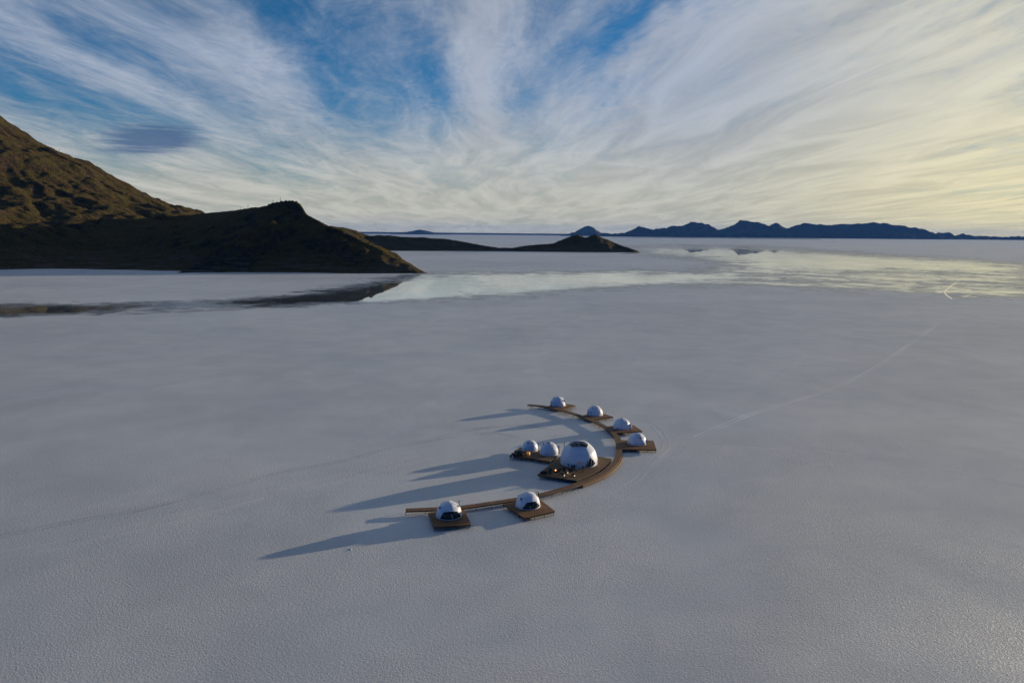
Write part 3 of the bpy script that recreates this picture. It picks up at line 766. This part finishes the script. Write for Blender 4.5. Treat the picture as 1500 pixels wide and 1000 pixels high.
chair("dark wicker chair in front of the fire bowl, behind the terrace's left edge", 805.5, 692.5, .6)
chair("dark wicker chair standing directly right of the fire bowl", 819, 689.6, 2.6)
chair("rust cushioned chair in the middle of the terrace, nearest to the big dome", 825.6, 689, -1.6, REDC)
chair("cream cushioned chair near the middle of the terrace's front edge", 825.6, 696.6, 1.0, CUSH)
chair("cream cushioned chair behind the small front table", 829.8, 692.8, 2.3, CUSH)
chair("rust cushioned chair right of the terrace's centre, facing the fire", 833, 689.5, 3.0, REDC)
chair("dark wicker chair with its back to the big dome's door", 838, 690.8, -1.7)
chair("cream cushioned chair near the terrace's front right corner", 839.2, 697, 2.0, CUSH)
chair("cream cushioned chair beside the long table at the terrace's right", 844, 688.8, -1.2, CUSH)
table("round wooden table between the cream chairs at the terrace front", 834.3, 696.5, .42, .45)
table("round wooden table right of the fire bowl between dark chairs", 822.5, 692.5, .38, .42)
def sofa():
    t = thing("sofa", "long dark sofa at the left corner of the big terrace", "sofa", dk(796.4, 693.4), None, .15)
    bm = bmesh.new(); box(bm, Vector((0, 0, .30)), (1.9, .85, .30), 0, .05); part("seat", bm, WICKER, t)
    bm = bmesh.new(); box(bm, Vector((0, -.36, .62)), (1.9, .16, .52), 0, .05); part("backrest", bm, WICKER, t)
    for s in (1, -1):
        bm = bmesh.new(); box(bm, Vector((s*.88, .05, .45)), (.16, .75, .42), 0, .04); part("armrest", bm, WICKER, t)
    for s in (-.45, .45):
        bm = bmesh.new(); box(bm, Vector((s, .05, .51)), (.84, .66, .11), 0, .04); part("cushion", bm, TANK, t)
    for a in (-.8, .8):
        for b in (-.3, .3):
            bm = bmesh.new(); box(bm, Vector((a, b, .08)), (.07, .07, .15)); part("leg", bm, DARK, t)
sofa()
def longtable():
    t = thing("dining_table", "long dark table near the big dome's windows", "table", dk(849.6, 691.4), None, .5)
    bm = bmesh.new(); box(bm, Vector((0, 0, .77)), (1.9, .85, .06), 0, .01); part("table_top", bm, BEAM, t)
    for a in (-.85, .85):
        for b in (-.34, .34):
            bm = bmesh.new(); box(bm, Vector((a, b, .37)), (.08, .08, .74)); part("leg", bm, BEAM, t)
longtable()
def fire():
    t = thing("fire_bowl", "round bowl with a lit orange fire on the big terrace", "fire pit", dk(813.9, 690.6))
    bm = bmesh.new(); ns = 20; pr = [(.25, .0), (.30, .18), (.58, .42), (.60, .48), (.53, .47), (.30, .28)]
    R_ = [[bm.verts.new((r*math.cos(2*math.pi*i/ns), r*math.sin(2*math.pi*i/ns), z)) for r, z in pr] for i in range(ns)]
    for i in range(ns):
        for j in range(len(pr)-1): bm.faces.new((R_[i][j], R_[(i+1) % ns][j], R_[(i+1) % ns][j+1], R_[i][j+1]))
    bm.faces.new([r[-1] for r in R_]); bm.faces.new([r[0] for r in R_][::-1]); part("bowl", bm, DARK, t, True)
    bm = bmesh.new()
    for dx_, dy_, r, h in ((0, 0, .11, .46), (.10, .06, .08, .30), (-.10, .07, .07, .26)):
        pts = [(r*.6, .30), (r, .38), (r*.75, .30+h*.5), (r*.3, .30+h*.8), (.01, .30+h)]
        q = [[bm.verts.new((dx_+a*math.cos(k*math.pi/4)+.05*math.sin(b*9), dy_+a*math.sin(k*math.pi/4), b)) for a, b in pts] for k in range(8)]
        for k in range(8):
            for j in range(4): bm.faces.new((q[k][j], q[(k+1) % 8][j], q[(k+1) % 8][j+1], q[k][j+1]))
    part("flame", bm, FLAME, t, True)
    L = bpy.data.lights.new("fire_glow", 'POINT'); L.energy = 14; L.color = (1, .42, .15); L.shadow_soft_size = .2
    lo = bpy.data.objects.new("fire_glow", L); COL.objects.link(lo); lo.parent = t; lo.location = (0, 0, .9)
fire()
def shrub(label, px, py, h):
    t = thing("potted_shrub", label, "plant", dk(px, py), "dark potted shrubs around the big dome's foot")
    bm = bmesh.new(); tube(bm, (0, 0, 0), (0, 0, .40), .20, .27, seg=14); part("pot", bm, STONE, t)
    bm = bmesh.new(); tube(bm, (0, 0, .38), (0, 0, h*.7), .035, .02, seg=6); part("stem", bm, POST, t)
    bm = bmesh.new(); rg = random.Random(int(px*10))
    for i in range(150):
        a = rg.uniform(0, 6.28); z = rg.uniform(.42, h); r = (.34*math.sin(math.pi*min(1, (z-.3)/(h-.25)))+.05)*rg.uniform(.4, 1.1)
        c = Vector((r*math.cos(a), r*math.sin(a), z)); u = Vector((rg.uniform(-1, 1), rg.uniform(-1, 1), rg.uniform(-.4, 1))).normalized()*.11; v = u.cross(Vector((rg.uniform(-1, 1), rg.uniform(-1, 1), 1))).normalized()*.05
        bm.faces.new([bm.verts.new(c-u), bm.verts.new(c+v), bm.verts.new(c+u), bm.verts.new(c-v)])
    part("foliage", bm, LEAF, t)
for i, (px, py, h, lb) in enumerate(((827.2, 680.6, 1.5, "leftmost and tallest potted shrub at the big dome's left foot"), (833.2, 683.4, 1.1, "second potted shrub from the left at the big dome's foot"),
                     (838, 684.6, .9, "short potted shrub midway between the big dome's left foot and door"), (841.2, 685.2, 1.0, "potted shrub just left of the big dome's door"), (854, 686.6, .9, "potted shrub just right of the big dome's door"))):
    shrub(lb, px, py, h)
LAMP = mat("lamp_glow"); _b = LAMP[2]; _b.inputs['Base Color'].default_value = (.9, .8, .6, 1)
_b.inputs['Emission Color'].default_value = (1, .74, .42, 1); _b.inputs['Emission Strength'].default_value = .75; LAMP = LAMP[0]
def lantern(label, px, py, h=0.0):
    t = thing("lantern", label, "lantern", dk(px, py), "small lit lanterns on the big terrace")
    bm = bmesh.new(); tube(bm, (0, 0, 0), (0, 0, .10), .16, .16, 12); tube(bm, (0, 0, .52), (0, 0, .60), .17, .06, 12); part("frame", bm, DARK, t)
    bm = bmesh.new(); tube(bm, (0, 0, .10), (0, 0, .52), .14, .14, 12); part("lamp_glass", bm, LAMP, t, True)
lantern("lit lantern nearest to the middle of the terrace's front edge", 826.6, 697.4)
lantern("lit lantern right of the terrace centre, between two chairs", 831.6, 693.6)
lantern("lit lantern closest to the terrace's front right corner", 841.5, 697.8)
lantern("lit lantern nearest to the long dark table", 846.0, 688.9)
# things on the service deck
def tank():
    t = thing("water_tank", "large black tank left of the smallest dome on the service deck", "tank", dk(761, 666.8))
    bm = bmesh.new(); ns = 24; pr = [(.01, 0), (.98, 0), (1.0, .06), (1.0, 1.35), (.93, 1.50), (.30, 1.72), (.01, 1.74)]
    for z in (.3, .6, .9, 1.2):
        pass
    R_ = [[bm.verts.new((r*math.cos(2*math.pi*i/ns), r*math.sin(2*math.pi*i/ns), z)) for r, z in pr] for i in range(ns)]
    for i in range(ns):
        for j in range(len(pr)-1): bm.faces.new((R_[i][j], R_[(i+1) % ns][j], R_[(i+1) % ns][j+1], R_[i][j+1]))
    part("tank_body", bm, TANK, t, True)
    bm = bmesh.new(); tube(bm, (0, 0, 1.70), (0, 0, 1.82), .28, .25, 16); part("lid", bm, DARK, t)
    for z in (.4, .8, 1.2):
        bm = bmesh.new(); path_tube(bm, [(1.01*math.cos(i*math.pi/12), 1.01*math.sin(i*math.pi/12), z) for i in range(24)], .03, True); part("hoop", bm, TANK, t, True)
tank()
def crate(name, label, px, py, s, m, rz, cat="box"):
    t = thing(name, label, cat, dk(px, py), None, rz)
    bm = bmesh.new(); box(bm, Vector((0, 0, s[2]/2+.05)), (s[0]-.06, s[1]-.06, s[2]-.06), 0, .01); part("panel", bm, m, t)
    bm = bmesh.new()
    for a in (-1, 1):
        for b in (-1, 1): box(bm, Vector((a*(s[0]/2-.04), b*(s[1]/2-.04), s[2]/2+.02)), (.085, .085, s[2]+.04))
    part("frame", bm, BEAM, t)
    bm = bmesh.new(); box(bm, Vector((0, 0, s[2]+.075)), (s[0]+.08, s[1]+.08, .07), 0, .01); part("lid", bm, m, t)
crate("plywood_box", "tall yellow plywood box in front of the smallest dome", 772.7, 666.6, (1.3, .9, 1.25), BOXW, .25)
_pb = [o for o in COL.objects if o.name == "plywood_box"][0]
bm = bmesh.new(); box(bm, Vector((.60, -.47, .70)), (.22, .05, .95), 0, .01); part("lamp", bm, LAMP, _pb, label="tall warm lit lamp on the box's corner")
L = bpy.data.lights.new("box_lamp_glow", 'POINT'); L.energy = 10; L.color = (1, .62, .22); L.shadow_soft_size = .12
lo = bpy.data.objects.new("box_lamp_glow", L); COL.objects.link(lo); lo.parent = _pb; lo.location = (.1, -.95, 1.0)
crate("generator_box", "dark generator box at the service deck's left tip", 752.3, 667.2, (1.2, .8, .75), TANK, .3, "generator")
crate("storage_crate", "low brown crate between the generator box and the black tank", 756.0, 662.6, (.9, .7, .6), BEAM, .1, "crate")
def canister():
    t = thing("canister", "small pale canister on the front edge of the service deck", "canister", dk(751, 669.0))
    bm = bmesh.new(); tube(bm, (0, 0, 0), (0, 0, .45), .16, .16, 12); part("body", bm, RING, t)
    bm = bmesh.new(); tube(bm, (0, 0, .45), (0, 0, .55), .07, .05, 8); part("cap", bm, DARK, t)
canister()
def locker():
    t = thing("utility_cabinet", "dark utility cabinet with a pale door on the boardwalk behind the diamond-deck dome", "cabinet", dk(787.5, 727.0), None, .6)
    bm = bmesh.new(); box(bm, Vector((0, 0, .55)), (.55, .5, 1.1), 0, .02); part("cabinet_body", bm, DARK, t)
    bm = bmesh.new(); box(bm, Vector((.29, 0, .5)), (.03, .4, .7), 0, .01); part("door", bm, MEMC, t)
locker()

# posts with a small lamp along the terrace's lower rim
def bollard(label, px, py):
    t = thing("deck_post", label, "post", ground_at(px, py, 0), "short posts before the terrace's front edge")
    bm = bmesh.new(); tube(bm, (0, 0, -.05), (0, 0, .75), .06, .05, 8); part("shaft", bm, RING, t)
    bm = bmesh.new(); tube(bm, (0, 0, .75), (0, 0, .83), .09, .07, 8); part("cap", bm, DARK, t)
bollard("left short post before the terrace's front edge", 801.5, 700.6)
bollard("right short post before the terrace's front edge", 816.2, 703.4)

# ------------------------------------------------------------------ small natural things
def lump(name, label, cat, px, py, n, rad, m, group=None, seed=1):
    t0 = ground_at(px, py, 0); bm = bmesh.new(); rg = random.Random(seed)
    for i in range(n):
        a = rg.uniform(0, 6.28); d = rg.uniform(0, 1)**.7*rad*2.2; r = rg.uniform(.4, 1)*rad
        v0 = len(bm.verts); res = bmesh.ops.create_icosphere(bm, subdivisions=2, radius=r, matrix=Matrix.Translation((d*math.cos(a), d*.7*math.sin(a), r*.15)) @ Matrix.Diagonal((1.2, 1, .6, 1)))
        for v in res['verts']: v.co += Vector((rg.uniform(-1, 1), rg.uniform(-1, 1), rg.uniform(-1, 1)))*r*.13
    o = link(name, me_from_bm(bm, name), m, label=label, cat=cat, group=group, loc=t0)
    return o
lump("salt_mound", "rough heap of broken pale salt near the frontmost dome's shadow", "salt mound", 513, 804, 6, .22, SALTM, seed=3)

def hz(x, y):
    X, Y, Z = HF; i = int(np.clip(round((x-X[0, 0])/(X[0, 1]-X[0, 0])), 0, X.shape[1]-1)); j = int(np.clip(round((y-Y[0, 0])/(Y[1, 0]-Y[0, 0])), 0, X.shape[0]-1)); return Z[j, i]
def cactus_mesh(h, arms, seed):
    bm = bmesh.new(); rg = random.Random(seed)
    tube(bm, (0, 0, -1.5), (0, 0, h*.97), .34, .26, 8); bmesh.ops.create_icosphere(bm, subdivisions=2, radius=.27, matrix=Matrix.Translation((0, 0, h*.96)))
    for i in range(arms):
        a = rg.uniform(0, 6.28); z = h*rg.uniform(.35, .6); q = Vector((math.cos(a), math.sin(a), 0))
        path_tube(bm, [Vector((0, 0, z)), q*.5+Vector((0, 0, z+.1)), q*.85+Vector((0, 0, z+.6)), q*.9+Vector((0, 0, z+h*.35))], .20)
    return me_from_bm(bm, "cactus", True)
CM = [cactus_mesh(6, 2, 1), cactus_mesh(7.5, 3, 2), cactus_mesh(5, 1, 3)]
for me in CM: me.materials.append(CACT)
spots = [(400, "tall cactus on the headland's skyline just left of its flat top", 0), (363, "cactus on the sloping skyline left of the headland's summit", 0), (131, "cactus on the big hill's skyline above the knoll", 0), (146, "cactus on the big hill's skyline just right of the knoll", 0),
         (93, "highest cactus on the big hill's skyline", 0), (352, "small cactus at the left end of the headland's rising skyline", 0), (411, "cactus nearest to the headland's flat summit", 0)]
for i, (px, lb, q) in enumerate(spots):
    # the skyline of the finished hill at this bearing: highest elevation angle along the ray
    d0 = ray(px, 300); best = (-9, 0, 0)
    for Yq in range(1300, 2600, 4):
        x = d0[0]/d0[1]*Yq; e = (hz(x, Yq)-HC)/Yq
        if e > best[0]: best = (e, x, Yq)
    o = link("cactus", CM[i % 3], label=lb, cat="cactus", group="cacti on the hills' skyline", loc=(best[1], best[2], hz(best[1], best[2])))

# ------------------------------------------------------------------ haze
def haze():
    bm = bmesh.new(); box(bm, Vector((0, 0, 319)), (124000, 124000, 640))
    me = me_from_bm(bm, "haze"); m = bpy.data.materials.new("haze"); m.use_nodes = True; T = NT(m.node_tree)
    o = T.n('ShaderNodeOutputMaterial'); v = T.n('ShaderNodeVolumePrincipled'); T.t.links.new(v.outputs[0], o.inputs['Volume'])
    v.inputs['Density'].default_value = 0.95e-5; v.inputs['Color'].default_value = (.13, .38, 1.0, 1); v.inputs['Anisotropy'].default_value = 0.0
    link("haze", me, m, kind='stuff')
HAZE = True
if HAZE: haze()
SC.cycles.max_bounces = 8; SC.cycles.volume_bounces = 0; SC.cycles.transparent_max_bounces = 12
